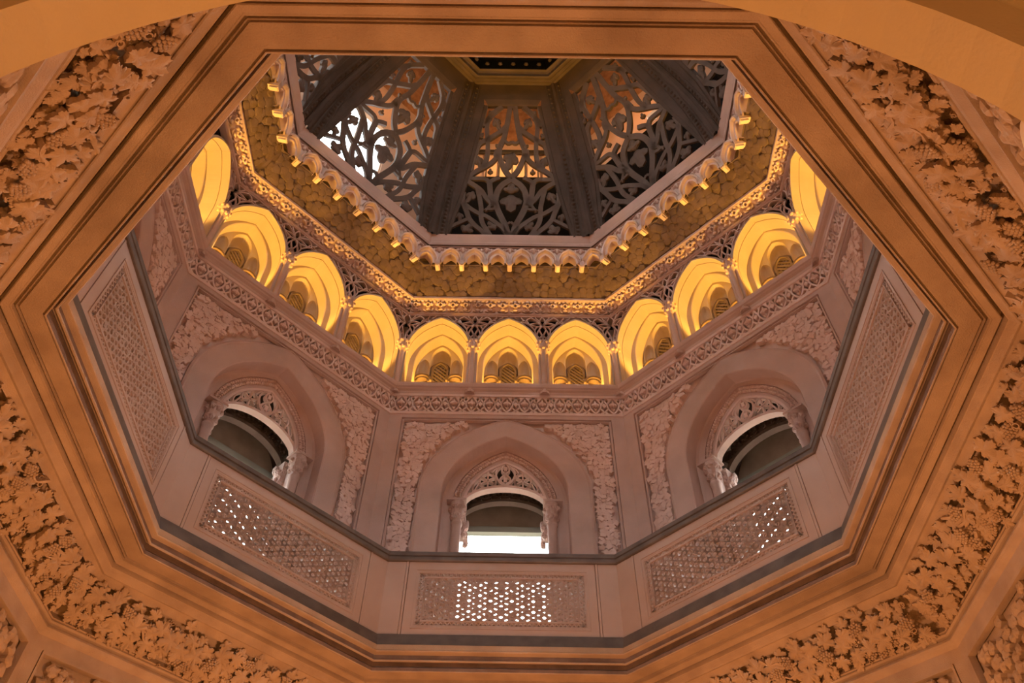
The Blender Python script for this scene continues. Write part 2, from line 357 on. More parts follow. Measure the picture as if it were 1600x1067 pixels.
# ------------------------------------------------------------------ balustrade
struct_mesh('trim_3', MB().octring([(3.10,4.752),(2.990,4.752),(2.984,4.758),(3.030,4.905),(3.10,4.915),(3.10,4.752)]).mesh('trim_plinth', M['grey']))
struct_mesh('trim_4', MB().octring([(3.03,5.815),(3.022,5.822),(3.022,5.865),(3.036,5.872),(3.036,5.882),(3.020,5.886),(3.018,5.93),(3.028,5.942),(3.20,5.942),(3.20,5.815),(3.03,5.815)]).mesh('handrail', M['grey']))
struct_mesh('trim_5', MB().octring([(3.15,4.80),(4.60,4.80)]).mesh('gallery_floor', M['marble']))
BA = 3.052                                                            # inner face of the balustrade
def balustrade():
    O = (0,BA,4.9); parts = []
    wmax = BA*T8; z0, z1 = 4.905, 5.82
    mb = MB(); x1, za, zb = .905, 5.015, 5.690                        # frame round the pierced field
    for (xa,xb,c,d) in ((-1.02,-x1,z0,z1),(x1,1.02,z0,z1),(-x1,x1,zb,z1),(-x1,x1,z0,za)):
        mb.box(xa,xb,BA,BA+.07,c,d)
    mb.ribbon([(-.93,4.99),(-.93,5.715),(.93,5.715),(.93,4.99)], .006, BA-.008, BA+.01, FL_, True)
    parts.append(('frame', mb.mesh('frame', M['marble'], O)))
    for s in (-1,1):
        mb = MB().box(min(s*1.055,s*wmax), max(s*1.055,s*wmax), BA, BA+.09, z0, z1)
        parts.append(('pilaster', mb.mesh('pilaster', M['marble'], O)))
        mb = MB().box(min(s*1.026,s*1.05), max(s*1.026,s*1.05), BA-.006, BA+.05, z0, z1)
        parts.append(('fillet', mb.mesh('fillet', M['marble'], O)))
    mb = MB(); f = FL_; dA, dB = BA+.012, BA+.052                     # border of small lozenge holes
    def zig(p, q, n, hw):
        for sgn in (-1,1):
            pts = []
            for i in range(2*n+1):
                t = i/(2*n); off = sgn*hw*(1 if i % 2 else 0)*1.0
                px = p[0]+(q[0]-p[0])*t; pz = p[1]+(q[1]-p[1])*t
                l = math.hypot(q[0]-p[0],q[1]-p[1]); nx, nz = -(q[1]-p[1])/l, (q[0]-p[0])/l
                pts.append((px+nx*off, pz+nz*off))
            mb.ribbon(pts, .010, dA, dB, f)
    bx, b0, b1 = .878, 5.042, 5.664
    zig((-bx,b1),(bx,b1),38,.028); zig((-bx,b0),(bx,b0),38,.028); zig((-bx,b0),(-bx,b1),13,.028); zig((bx,b0),(bx,b1),13,.028)
    mb.ribbon([(-.838,5.082),(-.838,5.624),(.838,5.624),(.838,5.082)], .010, BA+.004, dB, f, True)
    mb.ribbon([(-.900,5.020),(-.900,5.686),(.900,5.686),(.900,5.020)], .012, BA+.004, dB, f, True)
    parts.append(('lozenge_border', mb.mesh('lozenge_border', M['marble'], O), dict(stuff=True)))
    # star lattice: three families of bars on a hexagonal grid plus little hexagons at the star centres
    mb = MB(); X, Z0, Z1 = .835, 5.085, 5.621; dA, dB = BA+.016, BA+.056
    def clip(p, d):
        t0, t1 = -9, 9
        for c,lo,hi in ((0,-X,X),(1,Z0,Z1)):
            if abs(d[c]) < 1e-9:
                if not lo <= p[c] <= hi: return None
            else:
                a, b = sorted(((lo-p[c])/d[c], (hi-p[c])/d[c])); t0 = max(t0,a); t1 = min(t1,b)
        return None if t1-t0 < .02 else ((p[0]+d[0]*t0,p[1]+d[1]*t0),(p[0]+d[0]*t1,p[1]+d[1]*t1))
    P = .114; cz = (Z0+Z1)/2
    for a in (30,90,150):
        d = (math.cos(math.radians(a)), math.sin(math.radians(a))); nn = (-d[1],d[0])
        for k in range(-20,21):
            for off in (-.22,.22):
                c = clip((nn[0]*P*(k+off), cz+nn[1]*P*(k+off)), d)
                if c: mb.ribbon(c, .0070, dA, dB, f)
    for i in range(-9,10):
        for j in range(-6,7):
            cx = i*P*2/math.sqrt(3); c_z = cz+P*(j+(0.5 if i % 2 else 0))
            for r_,n_ in ((.030,6),):
                if abs(cx) < X-.04 and Z0+.04 < c_z < Z1-.04: mb.ribbon(circ((cx,c_z), r_, n_), .007, dA, dB, f, True)
    parts.append(('star_lattice', mb.mesh('star_lattice', M['marble'], O), dict(stuff=True)))
    return parts
BAL = balustrade()
BLAB = dict(F='pierced marble balustrade panel under the middle arched window, white light through its centre',
  FL='pierced marble balustrade panel sloping left of the middle one, light through its left end',
  FR='pierced marble balustrade panel sloping right of the middle one, light through its right end',
  L='pierced marble balustrade panel at the far left, steep and tinted orange without light behind',
  R='pierced marble balustrade panel at the far right, steep and tinted orange without light behind')
for sd in VIEW: thing('balustrade_panel', BLAB[sd], 'balustrade', sd, (0,BA,4.9), BAL, 'pierced marble balustrade panels')
blk = MB().box(-BA*T8,BA*T8,BA,BA+.07,4.9,5.82).mesh('balustrade_back', M['marble'])

# ------------------------------------------------------------------ upper walls with the arched windows
WA = 4.43
def upper_wall():
    parts = []; zt = 9.70; zb = 4.80
    outer = arch(1.225,8.15,9.585,zb,.45,16); step = arch(.920,8.12,9.233,zb,.45,16)
    Wp, Wf = 1.635, WA*T8
    mb = MB()                                                         # carved field (recessed), one sheet with the arch cut out
    mb.face(at([(-Wp,zb),(-Wp,9.60),(Wp,9.60),(Wp,zb)]+list(reversed(outer)), WA+.085))
    parts.append(('relief_ground', mb.mesh('relief_ground', M['lace'])))
    mb = MB()
    for s in (-1,1):
        mb.prism(at([(s*Wp,zb),(s*Wp,9.60),(s*Wf,9.60),(s*Wf,zb)],WA-.01), at([(s*Wp,zb),(s*Wp,9.60),(s*Wf,9.60),(s*Wf,zb)],WA+.2))
    parts.append(('corner_pilaster', mb.mesh('corner_pilaster', M['wall'])))
    mb = MB().box(-Wf,Wf,WA-.01,WA+.2,9.60,zt); parts.append(('top_band', mb.mesh('top_band', M['wall'])))
    mb = MB().ribbon([(-Wp+.03,zb),(-Wp+.03,9.565),(Wp-.03,9.565),(Wp-.03,zb)], .014, WA+.0, WA+.06, FL_)
    mb.ribbon([(-Wp+.012,zb),(-Wp+.012,9.585),(Wp-.012,9.585),(Wp-.012,zb)], .010, WA+.02, WA+.06, FL_)
    parts.append(('panel_moulding', mb.mesh('panel_moulding', M['wall'])))
    # arch: outer roll, flat band, deep soffit, ring face
    mb = MB(); r1 = arch(1.255,8.15,9.61,zb,.45,16); r2 = arch(1.20,8.15,9.555,zb,.45,16)
    mb.quadgrid([at(r1,WA+.06),at(r1,WA+.01),at(outer,WA-.008),at(outer,WA-.003),at(r2,WA+.008),at(step,WA+.008)])
    parts.append(('arch_band', mb.mesh('arch_band', M['wall'])))
    r3 = arch(.80,8.10,9.19,zb,.45,16)
    mb = MB().quadgrid([at(step,WA+.008),at(arch(.905,8.12,9.222,zb,.45,16),WA+.02),at(arch(.90,8.12,9.225,zb,.45,16),4.66),at(arch(.86,8.1,9.215,zb,.45,16),4.675),at(r3,4.68)])
    parts.append(('arch_soffit', mb.mesh('arch_soffit', M['wall'])))
    # ring face to the opening, leaving the tracery field open
    i0 = arch(.765,8.07,9.155,zb,.45,16); i1 = arch(.645,8.07,8.985,zb,.45,16); i2 = arch(.615,8.06,8.93,zb,.45,16)
    mb = MB().quadgrid([at(r3,4.68),at(i0,4.685),at(i0,4.71),at(i1,4.71),at(i1,4.69),at(i2,4.695),at(i2,4.78)])
    parts.append(('ring_face', mb.mesh('ring_face', M['wall'])))
    rn = random.Random(3); mb = MB(); mid = [((p[0]+q[0])/2,(p[1]+q[1])/2) for p,q in zip(i0,i1)]; mid = sm([p for p in mid if p[1] > 8.05], 4)
    lf = lobed(10, serr=0); acc = 0
    for p,q in zip(mid[:-1],mid[1:]):
        acc += math.hypot(q[0]-p[0],q[1]-p[1])
        if acc > .036:
            acc = 0
            for off in (-.028,.028):
                l = math.hypot(q[0]-p[0],q[1]-p[1]); x = p[0]-(q[1]-p[1])/l*off; z = p[1]+(q[0]-p[0])/l*off
                a = rn.uniform(0,6.28); r = .032; ca,sa = r*math.cos(a), r*math.sin(a)
                mb.dome([(x+px*ca-pz*sa, z+px*sa+pz*ca) for px,pz in lf], (x,z), 4.685, 4.712, 4.672, FL_)
    parts.append(('carved_ring', mb.mesh('carved_ring', M['lace']), dict(stuff=True)))
    # scrolling leaf relief in the spandrels beside the arch
    mb = MB(); rn = random.Random(11); lf = lobed(14, ((90,1.0),(18,.95),(162,.95),(-54,.8),(234,.8)), 0, .30)
    def out(x,z):
        if z < 8.15: return abs(x) > 1.30
        t = (abs(x)/1.30); zt_ = 8.15+1.49*math.sqrt(max(0,1-t*t)) if t < 1 else 0
        return z > zt_
    for gx in range(-23,24):
        for gz in range(43):
            x = gx*.070+rn.uniform(-.022,.022); z = 6.6+gz*.070+rn.uniform(-.022,.022)
            if abs(x) > 1.545 or z > 9.51 or not out(x,z): continue
            a = rn.uniform(0,6.28); r = rn.uniform(.058,.076); tx,tz = rn.uniform(-.35,.35), rn.uniform(-.35,.35); cx,cz = x,z; ff = lambda X,Z,d: (X, d+tx*(X-cx)+tz*(Z-cz), Z); ca,sa = r*math.cos(a), r*math.sin(a); dd = rn.uniform(-.006,.022)
            mb.dome([(x+px*ca-pz*sa, z+px*sa+pz*ca) for px,pz in lf], (x,z), WA+.026-dd, WA+.09, WA+.022-dd, ff, .8)
    parts.append(('leaf_relief', mb.mesh('leaf_relief', M['lace']), dict(stuff=True)))
    return parts
UPPER = upper_wall()

def window_parts():
    parts = []; zb = 4.80
    S = lambda X: (X-800)*.00130
    Z = lambda Y: 8.925-(Y-185)*.00166
    L = lambda pts: [(S(x),Z(y)) for x,y in pts]
    mb = MB(); d0, d1 = 4.70, 4.76
    def rb(pts, w=8, closed=False, k=4, mir=True):
        for m in ((False,True) if mir else (False,)):
            q = [(1600-x,y) if m else (x,y) for x,y in pts]
            mb.ribbon(sm(L(q),k,closed), w*.0013, d0, d1, FL_, closed)
    rb([(800,190),(720,250),(690,330),(735,425),(800,468)], 11)
    rb([(800,192),(760,250),(762,290),(800,325),(850,370),(858,405),(800,455)], 9)
    for n in range(6):
        a = PI/6+n*PI/3; c = (600,405)
        rb([(c[0]+12*math.cos(a),c[1]+12*math.sin(a)),(c[0]+95*math.cos(a),c[1]+85*math.sin(a))], 9, k=1)
    rb(circ((600,405),92,14), 9, True, 2); rb(circ((405,530),34,10), 9, True, 2)
    rb([(500,440),(470,500),(440,560)], 9); rb([(505,470),(560,490),(600,490)], 9); rb([(440,560),(500,520),(540,490)],8)
    rb([(690,420),(660,470),(640,478)], 8); rb([(650,330),(600,300),(540,330)], 8); rb([(720,250),(680,270),(640,330)], 8)
    rb([(490,380),(450,430),(430,500)], 8); rb([(370,560),(345,600),(330,640)], 8); rb([(430,500),(400,495)],10)
    for c,r in (((800,262),34),((800,395),38)):
        mb.plate(L([(c[0]+r*.9*math.cos(a)*(1.0 if i % 2 else .55), c[1]+r*1.2*math.sin(a)*(1.0 if i % 2 else .55)) for i,a in enumerate([PI/2+PI/4*j for j in range(8)])]), d0, d1, FL_)
    ua = [(x,z) for x,z in arch(.615,8.06,8.93,8.0,.45,16)]; 
    lowarc = [(-.62+1.24*i/24, 8.06+.375*math.sqrt(max(0,1-(2*i/24-1)**2))) for i in range(25)]
    mb.ribbon(lowarc, .022, 4.685, 4.80, FL_); mb.ribbon([p for p in arch(.60,8.06,8.91,8.04,.45,16)], .018, 4.69, 4.78, FL_)
    parts.append(('lunette_tracery', mb.mesh('lunette_tracery', M['lace'])))
    # columns, capitals with leaves, abacus
    def leafcap():
        me = MB().dome([(x*.055,z*.075) for x,z in lobed(14,serr=0)], (0,0), -.012, .03, -.034, lambda x,z,d: (x,d,z)); return me.mesh('leaf', M['wall'])
    lfm = leafcap()
    for s in (-1,1):
        parts.append(('column', MB().lathe([(.066,zb),(.066,7.66),(.078,7.67),(.082,7.69),(.078,7.71),(.06,7.72)], (s*.672,4.66), 14).mesh('column', M['wall'], smooth=True)))
        cap = MB().lathe([(.06,7.70),(.065,7.76),(.085,7.86),(.105,7.98),(.11,8.05)], (s*.672,4.66), 10)
        sub = []
        for row,(zz,rr) in enumerate(((7.80,.075),(7.95,.100))):
            for i in range(7):
                a = 2*PI*(i+.5*row)/7
                sub.append(('leaf', lfm, dict(mat=Matrix.Translation((s*.672+rr*math.cos(a),4.66+rr*math.sin(a),zz)) @ Matrix.Rotation(a+PI/2,4,'Z') @ Matrix.Rotation(-.25,4,'X'))))
        parts.append(('capital', cap.mesh('capital', M['wall']), dict(sub=sub)))
        parts.append(('abacus', MB().box(min(s*.55,s*.83),max(s*.55,s*.83),4.55,4.79,8.05,8.085).mesh('abacus', M['wall'])))
        # inner bracket hung with leaves
        br = MB().box(min(s*.565,s*.72),max(s*.565,s*.72),4.84,5.06,7.70,8.05); sub = []
        rn = random.Random(2)
        for i in range(12):
            sub.append(('leaf', lfm, dict(mat=Matrix.Translation((s*.555,4.86+.18*rn.random(),7.62+.42*i/12)) @ Matrix.Rotation(-s*PI/2,4,'Z') @ Matrix.Rotation(rn.uniform(-.4,.4),4,'X'))))
            sub.append(('leaf', lfm, dict(mat=Matrix.Translation((s*(.57+.13*rn.random()),4.835,7.62+.42*i/12)) @ Matrix.Rotation(rn.uniform(-.4,.4),4,'Y'))))
        parts.append(('bracket', br.mesh('bracket', M['wall']), dict(sub=sub)))
    # passage behind
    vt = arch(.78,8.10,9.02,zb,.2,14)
    parts.append(('passage_vault', MB().quadgrid([at(vt,4.785),at(vt,5.66)]).mesh('passage_vault', M['dome'])))  # dark plaster paints in the shade behind the tracery
    parts.append(('passage_floor', MB().box(-.8,.8,4.55,5.7,4.70,4.80).mesh('passage_floor', M['marble'])))
    mb = MB()                                                         # jambs between front ring and passage
    for s in (-1,1): mb.box(min(s*.62,s*.80),max(s*.62,s*.80),4.74,4.80,zb,8.06)
    parts.append(('jamb', mb.mesh('jamb', M['wall'])))
    # second, shaded tracery arch
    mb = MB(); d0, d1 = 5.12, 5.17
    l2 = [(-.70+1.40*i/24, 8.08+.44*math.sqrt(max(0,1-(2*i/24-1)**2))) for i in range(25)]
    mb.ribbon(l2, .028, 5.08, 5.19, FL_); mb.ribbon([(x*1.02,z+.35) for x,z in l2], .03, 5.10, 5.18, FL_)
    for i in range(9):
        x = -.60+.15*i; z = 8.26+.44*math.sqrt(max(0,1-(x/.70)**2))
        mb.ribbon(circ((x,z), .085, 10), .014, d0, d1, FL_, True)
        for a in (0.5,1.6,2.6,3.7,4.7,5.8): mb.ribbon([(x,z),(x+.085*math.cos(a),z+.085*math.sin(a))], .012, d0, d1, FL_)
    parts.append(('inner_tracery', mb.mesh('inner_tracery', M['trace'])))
    mb = MB()                                                         # lunette panel over the sash
    l3 = [(-.76+1.52*i/24, 8.36+.46*math.sqrt(max(0,1-(2*i/24-1)**2))) for i in range(25)]
    mb.plate([(-.80,8.24)]+[(x*1.04,z+.30) for x,z in l3]+[(.80,8.24)], 5.50, 5.56, FL_)
    parts.append(('lunette_panel', mb.mesh('lunette_panel', M['rim'])))
    mb = MB().box(-.80,.80,5.44,5.54,8.20,8.29).box(-.80,.80,5.47,5.58,8.29,8.33)
    mb.box(-.80,-.74,5.46,5.56,5.4,8.2).box(.74,.80,5.46,5.56,5.4,8.2).box(-.80,.80,5.42,5.58,5.38,5.46)
    parts.append(('sash_frame', mb.mesh('sash_frame', M['sash'])))
    parts.append(('pane', MB().box(-.74,.74,5.505,5.511,5.46,8.20).mesh('pane', M['glass'])))
    # gallery outer wall around the window
    mb = MB(); W = 5.60*T8
    mb.face(at([(-W,4.6),(-W,10.14),(W,10.14),(W,4.6),(.80,4.6),(.80,8.8),(-.80,8.8),(-.80,4.6)], 5.60))
    mb.box(-.80,.80,5.54,5.60,4.6,5.40)
    parts.append(('outer_wall', mb.mesh('window_surround', M['shell'])))
    return parts
WIN = window_parts()
BLOCK = MB().box(-.80,.80,5.52,5.56,5.4,8.24).mesh('shutter', M['sash'])  # unseen panel added to cut daylight through side and near windows

# trefoil frieze and ledge
FZ0, FZ1, FA = 9.70, 10.135, 4.415
def trefoil_frieze():
    O = (0,FA,FZ0); parts = []; Wd = (FA-.0)*T8
    parts.append(('ground', MB().box(-Wd,Wd,FA+.10,FA+.16,FZ0,FZ1).mesh('frieze_ground', M['lace'], O)))
    parts.append(('lower_moulding', MB().prism(at([(-Wd,FZ0-.03),(-Wd,FZ0+.025),(Wd,FZ0+.025),(Wd,FZ0-.03)],FA-.015), at([(-Wd,FZ0-.03),(-Wd,FZ0+.025),(Wd,FZ0+.025),(Wd,FZ0-.03)],FA+.1)).mesh('lower_moulding', M['lace'], O)))
    parts.append(('upper_moulding', MB().box(-Wd,Wd,FA-.02,FA+.1,FZ1-.05,FZ1).mesh('upper_moulding', M['lace'], O)))
    n = 13; pw = 2*Wd/n; mb = MB(); q = pw/2; d0, d1 = 0.0, .10
    f = lambda x,z,d: (x*q, d, (z+1)/2*.375+.035)
    mb.ribbon(sm([(0,.98),(-.42,.55),(-.66,.05),(-.42,-.55),(0,-.9),(.42,-.55),(.66,.05),(.42,.55)],3,True), .085, d0, d1, f, True)
    mb.dome([(x*.46,z*.50+.16) for x,z in lobed(15,((90,1.0),(0,1.0),(180,1.0)),0,.4)], (0,.18), d0+.006, d1, d0-.012, f)
    mb.dome([(x*.30,z*.25-.48) for x,z in lobed(12,((40,1.0),(140,1.0),(270,.8)),0,.4)], (0,-.48), d0+.006, d1, d0-.006, f)
    for s in (-1,1):
        mb.ribbon(sm([(s*.62,.15),(s*.85,.45),(s*1.0,.95)],3), .10, d0, d1, f)
        mb.ribbon(sm([(s*.55,-.35),(s*.8,-.6),(s*1.0,-.85)],3), .09, d0, d1, f)
        mb.plate([(s*.72,.9),(s*.98,.62),(s*1.0,.95)], d0, d1, f); mb.plate([(s*.74,.05),(s*1.0,.32),(s*1.0,-.32)], d0, d1, f)
        mb.plate([(s*.5,-.95),(s*.85,-.72),(s*.95,-.98)], d0, d1, f); mb.plate([(s*.2,.95),(s*.5,.6),(s*.62,.92)], d0, d1, f)
    me = mb.mesh('trefoil_medallion', M['lace'])
    for i in range(n): parts.append(('medallion', me, dict(loc=((i+.5)*pw-Wd,0,0))))
    return parts
TRE = trefoil_frieze()
TLAB = dict(F='straight band of carved trefoil medallions over the middle arched window', FL='carved trefoil band sloping over the left arched window',
  FR='carved trefoil band sloping over the right arched window', L='short steep end of carved trefoil band at the far left, cut by the rim',
  R='short steep end of carved trefoil band at the far right, cut by the rim')
for sd in VIEW: thing('trefoil_frieze', TLAB[sd], 'frieze', sd, (0,FA,FZ0), TRE, 'carved trefoil friezes above the windows')
struct_mesh('trim_6', MB().octring([(4.42,10.13),(4.402,10.146),(4.395,10.16),(4.385,10.185),(4.352,10.205),(4.340,10.222),(4.352,10.236),(4.330,10.25),(4.318,10.29),(4.315,10.325),(4.325,10.335),(4.44,10.335),(4.44,10.13)]).mesh('ledge', M['wall']))

# ------------------------------------------------------------------ lit arcade above the ledge
ZL = 10.12; BAY = 1.21
def niche_parts():
    O = (0,4.42,ZL); parts = []; zb = ZL
    w0 = arch(.535,11.31,12.19,zb,.45,14); w0o = arch(.575,11.31,12.235,zb,.45,14)
    parts.append(('outer_arch', MB().quadgrid([at(w0o,4.47),at(w0o,4.405),at(w0,4.40),at(w0,4.525),at(arch(.547,11.31,12.205,zb,.45,14),4.528),at(arch(.547,11.31,12.205,zb,.45,14),4.536),at(w0,4.54),at(arch(.53,11.3,12.185,zb,.45,14),4.77)]).mesh('outer_arch', M['plaster'], O)))
    w1 = arch(.425,11.33,12.15,zb,.45,14); w1b = arch(.42,11.33,12.13,zb,.45,14)
    parts.append(('inner_arch', MB().quadgrid([at(arch(.53,11.3,12.185,zb,.45,14),4.77),at(arch(.44,11.33,12.165,zb,.45,14),4.772),at(w1,4.785),at(w1b,4.98)]).mesh('inner_arch', M['plaster'], O)))
    # back wall with three hollow lobes
    lobes = [(0.0,.180,11.76,12.08),(-.285,.095,11.50,11.72),(.285,.095,11.50,11.72)]
    mb = MB(); B = 4.985
    poly = list(w1b)
    # back sheet as vertical strips round the lobes
    def lobe_arc(c,hw,zs,za,n=7): return [(c-hw,zb)]+[(c+hw*x,z) for x,z in [(p[0],p[1]) for p in arch(1.0,zs,za,zb,.3,n)[1:-1]]]+[(c+hw,zb)]
    cuts = []
    for c,hw,zs,za in sorted(lobes): cuts += [p for p in lobe_arc(c,hw,zs,za)]
    mb.face(at(w1b+list(reversed(cuts)), B))
    for c,hw,zs,za in lobes:
        arc = lobe_arc(c,hw,zs,za); rows = []
        for j in range(7):
            t = j/6*PI/2; k = math.cos(t); dp = math.sin(t)*hw*1.0
            rows.append([(c+(x-c)*k, B+dp, zs+(z-zs)*k if z > zs else z) for x,z in arc])
        mb.quadgrid(rows)
    parts.append(('trefoil_hood', mb.mesh('trefoil_hood', M['plaster'], O)))
    # little pointed lattice window and the two quarter rings beside it; darker brown stands in for shade
    mb = MB(); dA, dB = 5.03, 5.09
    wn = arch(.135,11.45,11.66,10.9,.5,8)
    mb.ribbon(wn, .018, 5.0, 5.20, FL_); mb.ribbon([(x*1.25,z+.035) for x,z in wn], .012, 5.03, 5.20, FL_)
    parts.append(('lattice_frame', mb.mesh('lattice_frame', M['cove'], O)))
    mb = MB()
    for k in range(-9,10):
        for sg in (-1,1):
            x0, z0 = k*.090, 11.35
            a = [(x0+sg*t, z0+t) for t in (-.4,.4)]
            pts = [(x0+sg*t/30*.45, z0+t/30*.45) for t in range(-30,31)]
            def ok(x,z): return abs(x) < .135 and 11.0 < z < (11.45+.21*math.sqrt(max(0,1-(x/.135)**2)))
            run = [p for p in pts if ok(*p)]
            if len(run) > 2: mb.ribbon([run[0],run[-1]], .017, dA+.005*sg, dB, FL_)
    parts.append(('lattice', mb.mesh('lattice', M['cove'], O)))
    parts.append(('lattice_backing', MB().box(-.16,.16,5.13,5.16,10.5,11.62).mesh('lattice_backing', M['nearblack'], O)))
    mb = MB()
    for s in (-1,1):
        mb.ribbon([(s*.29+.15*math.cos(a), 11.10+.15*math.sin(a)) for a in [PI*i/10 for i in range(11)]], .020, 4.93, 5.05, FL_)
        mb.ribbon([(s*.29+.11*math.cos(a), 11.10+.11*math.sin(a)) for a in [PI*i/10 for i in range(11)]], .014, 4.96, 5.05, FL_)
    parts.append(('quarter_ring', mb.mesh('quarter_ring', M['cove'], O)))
    parts.append(('niche_floor', MB().box(-.6,.6,4.44,5.3,ZL-.05,ZL-.002).mesh('niche_floor', M['plaster'], O)))
    return parts
NIC = niche_parts()
def nlab(sd, i):
    if sd == 'F': return 'amber-lit arched niche over the middle window, ' + ('left of the three','centre of the three','right of the three')[i]
    if sd == 'FL': return 'amber-lit arched niche on the left slanting side, ' + ('topmost beside the far-left corner','middle of its three','lowest beside the middle side')[i]
    if sd == 'FR': return 'amber-lit arched niche on the right slanting side, ' + ('lowest beside the middle side','middle of its three','topmost beside the far-right corner')[i]
    return 'amber-lit arched niche at the far %s, cut off by the orange rim' % ('left' if sd == 'L' else 'right')
AMB = (1.0,0.52,0.075)
for sd in ALL8:
    for i in range(3):
        vis = sd in ('F','FL','FR') or (sd == 'L' and i == 2) or (sd == 'R' and i == 0)
        org = ((i-1)*BAY,4.42,ZL)
        if vis: thing('arcade_niche', nlab(sd,i), 'niche', sd, org, NIC, 'amber-lit niches above the ledge')
        R = Matrix.Rotation(rotz(sd),3,'Z')
        spot('niche_lamp', R @ Vector(((i-1)*BAY,4.80,10.140)), R @ Vector(((i-1)*BAY,4.74,12.2)), 310, AMB, 84, 0.03)

for sd in ALL8:
    R = Matrix.Rotation(rotz(sd),3,'Z')
    for i in range(7): lamp('corbel_lamp', R @ Vector(((i-3)*2*3.70*T8/7,3.93,13.052)), 1.3, AMB, 0.015)
def arc_column(corner=False):
    parts = []
    mb = MB()
    for dx,dy,r in ((0,-.01,.046),(-.066,.03,.026),(.066,.03,.026)):
        parts.append(('shaft', MB().lathe([(r,.08),(r,1.08)], (dx,dy), 10).mesh('shaft', M['wall'], smooth=True)))
    parts.append(('base', MB().lathe([(.085,0),(.085,.05),(.07,.07),(.05,.10)], (0,0), 10).mesh('base', M['wall'])))
    cap = MB().lathe([(.05,1.05),(.075,1.12),(.105,1.25),(.10,1.34),(.085,1.38)], (0,0), 12)
    lf = [(x*.042,z*.06) for x,z in lobed(12,serr=0)]
    lm = MB().dome(lf, (0,0), -.008, .02, -.022, lambda x,z,d: (x,d,z)).mesh('leaf', M['wall'])
    sub = [('leaf', lm, dict(mat=Matrix.Translation((rr*math.cos(a),rr*math.sin(a),zz)) @ Matrix.Rotation(a+PI/2,4,'Z'))) for zz,rr,o in ((1.15,.088,0),(1.29,.108,.5)) for a in [2*PI*(i+o)/8 for i in range(8)]]
    parts.append(('capital', cap.mesh('capital', M['wall']), dict(sub=sub)))
    parts.append(('bracket', MB().box(-.06,.06,.02,.2,1.30,1.40).mesh('bracket', M['wall'])))
    return parts
ACOL = arc_column()
CL = {('F',0):'slim clustered column left of the centre niche on the middle side', ('F',1):'slim clustered column right of the centre niche on the middle side',
 ('FL',0):'slim clustered column between the upper two niches of the left slanting side', ('FL',1):'slim clustered column between the lower two niches of the left slanting side',
 ('FR',0):'slim clustered column between the lower two niches of the right slanting side', ('FR',1):'slim clustered column between the upper two niches of the right slanting side'}
for (sd,i),lb in CL.items(): thing('arcade_column', lb, 'column', sd, ((i-.5)*BAY,4.395,ZL), ACOL, 'slim columns between the niches')
for v,lb in dict(vFL='slim clustered column in the corner left of the three middle niches', vFR='slim clustered column in the corner right of the three middle niches',
  vLF='slim clustered column in the upper left corner beside the rim', vRF='slim clustered column in the upper right corner beside the rim').items():
    thing('arcade_column', lb, 'column', v, (0,4.40/math.cos(PI/8),ZL), ACOL, 'slim columns between the niches')

def spandrel(half=None):
    """pierced plaster spandrel between two arch heads; z up from the capital"""
    O = (0,4.42,11.50); mb = MB(); f = FL_; d0, d1 = 4.425, 4.455
    m = lambda x,y: ((x-245)*.00175*.94, 12.31-(y-385)*.00345)          # measured in a drawing of the real one
    def rb(pts, w=.011, k=3):
        for sx in (1,-1):
            if half and sx != half: continue
            mb.ribbon(sm([(sx*m(*p)[0], m(*p)[1]) for p in pts],k), w, d0, d1, f)
    rb([(245,462),(215,425),(245,388)]); rb([(245,462),(210,495),(240,545)]); rb([(245,462),(190,470),(100,455)]); rb([(245,462),(190,440),(100,455)])
    rb([(245,462),(190,425),(120,395)]); rb([(190,470),(160,500),(175,540),(200,560)]); rb([(210,495),(185,530),(190,580)]); rb([(240,545),(215,565),(190,600)])
    rb([(240,545),(245,600)],.014); rb([(100,455),(80,430),(40,420),(10,395)]); rb([(100,455),(60,440),(20,440),(-30,405)]); rb([(120,395),(80,410),(60,440)]); rb([(40,420),(10,430),(-60,395)])
    rb([(160,500),(140,485),(100,455)]); rb([(215,425),(180,405),(170,390)]); rb([(200,560),(225,600),(240,635)]); rb([(190,580),(215,600),(240,610)])
    rb([(245,385),(0,385),(-110,388)],.014,1)
    # solid rim following the arch head
    ar = [(p[0],p[1]) for p in arch(.555,11.31,12.215,11.3,.45,14)[1:-1]]
    for sx in (1,-1):
        if half and sx != half: continue
        e = [(sx*(BAY/2-abs(x)),z) for x,z in ar if x <= 0]
        mb.ribbon(e, .020, 4.41, 4.46, f)
    return [('tracery', mb.mesh('spandrel_tracery', M['wall'], O))]
SPF, SPL, SPR = spandrel(), spandrel(-1), spandrel(1)
SLAB = {('F',0):'pierced plaster spandrel left of the centre niche arch', ('F',1):'pierced plaster spandrel right of the centre niche arch',
 ('FL',0):'pierced plaster spandrel between the upper niche arches of the left slanting side', ('FL',1):'pierced plaster spandrel between the lower niche arches of the left slanting side',
 ('FR',0):'pierced plaster spandrel between the lower niche arches of the right slanting side', ('FR',1):'pierced plaster spandrel between the upper niche arches of the right slanting side'}
for (sd,i),lb in SLAB.items(): thing('pierced_spandrel', lb, 'spandrel', sd, ((i-.5)*BAY,4.42,11.50), SPF, 'pierced spandrels between the niche arches')
HL = {('F',-1):'half spandrel of pierced plaster at the left end of the middle side', ('F',1):'half spandrel of pierced plaster at the right end of the middle side',
 ('FL',-1):'half spandrel of pierced plaster at the upper end of the left slanting side', ('FL',1):'half spandrel of pierced plaster at the lower end of the left slanting side',
 ('FR',-1):'half spandrel of pierced plaster at the lower end of the right slanting side', ('FR',1):'half spandrel of pierced plaster at the upper end of the right slanting side',
 ('L',1):'half spandrel of pierced plaster at the far left beside the rim', ('R',-1):'half spandrel of pierced plaster at the far right beside the rim'}
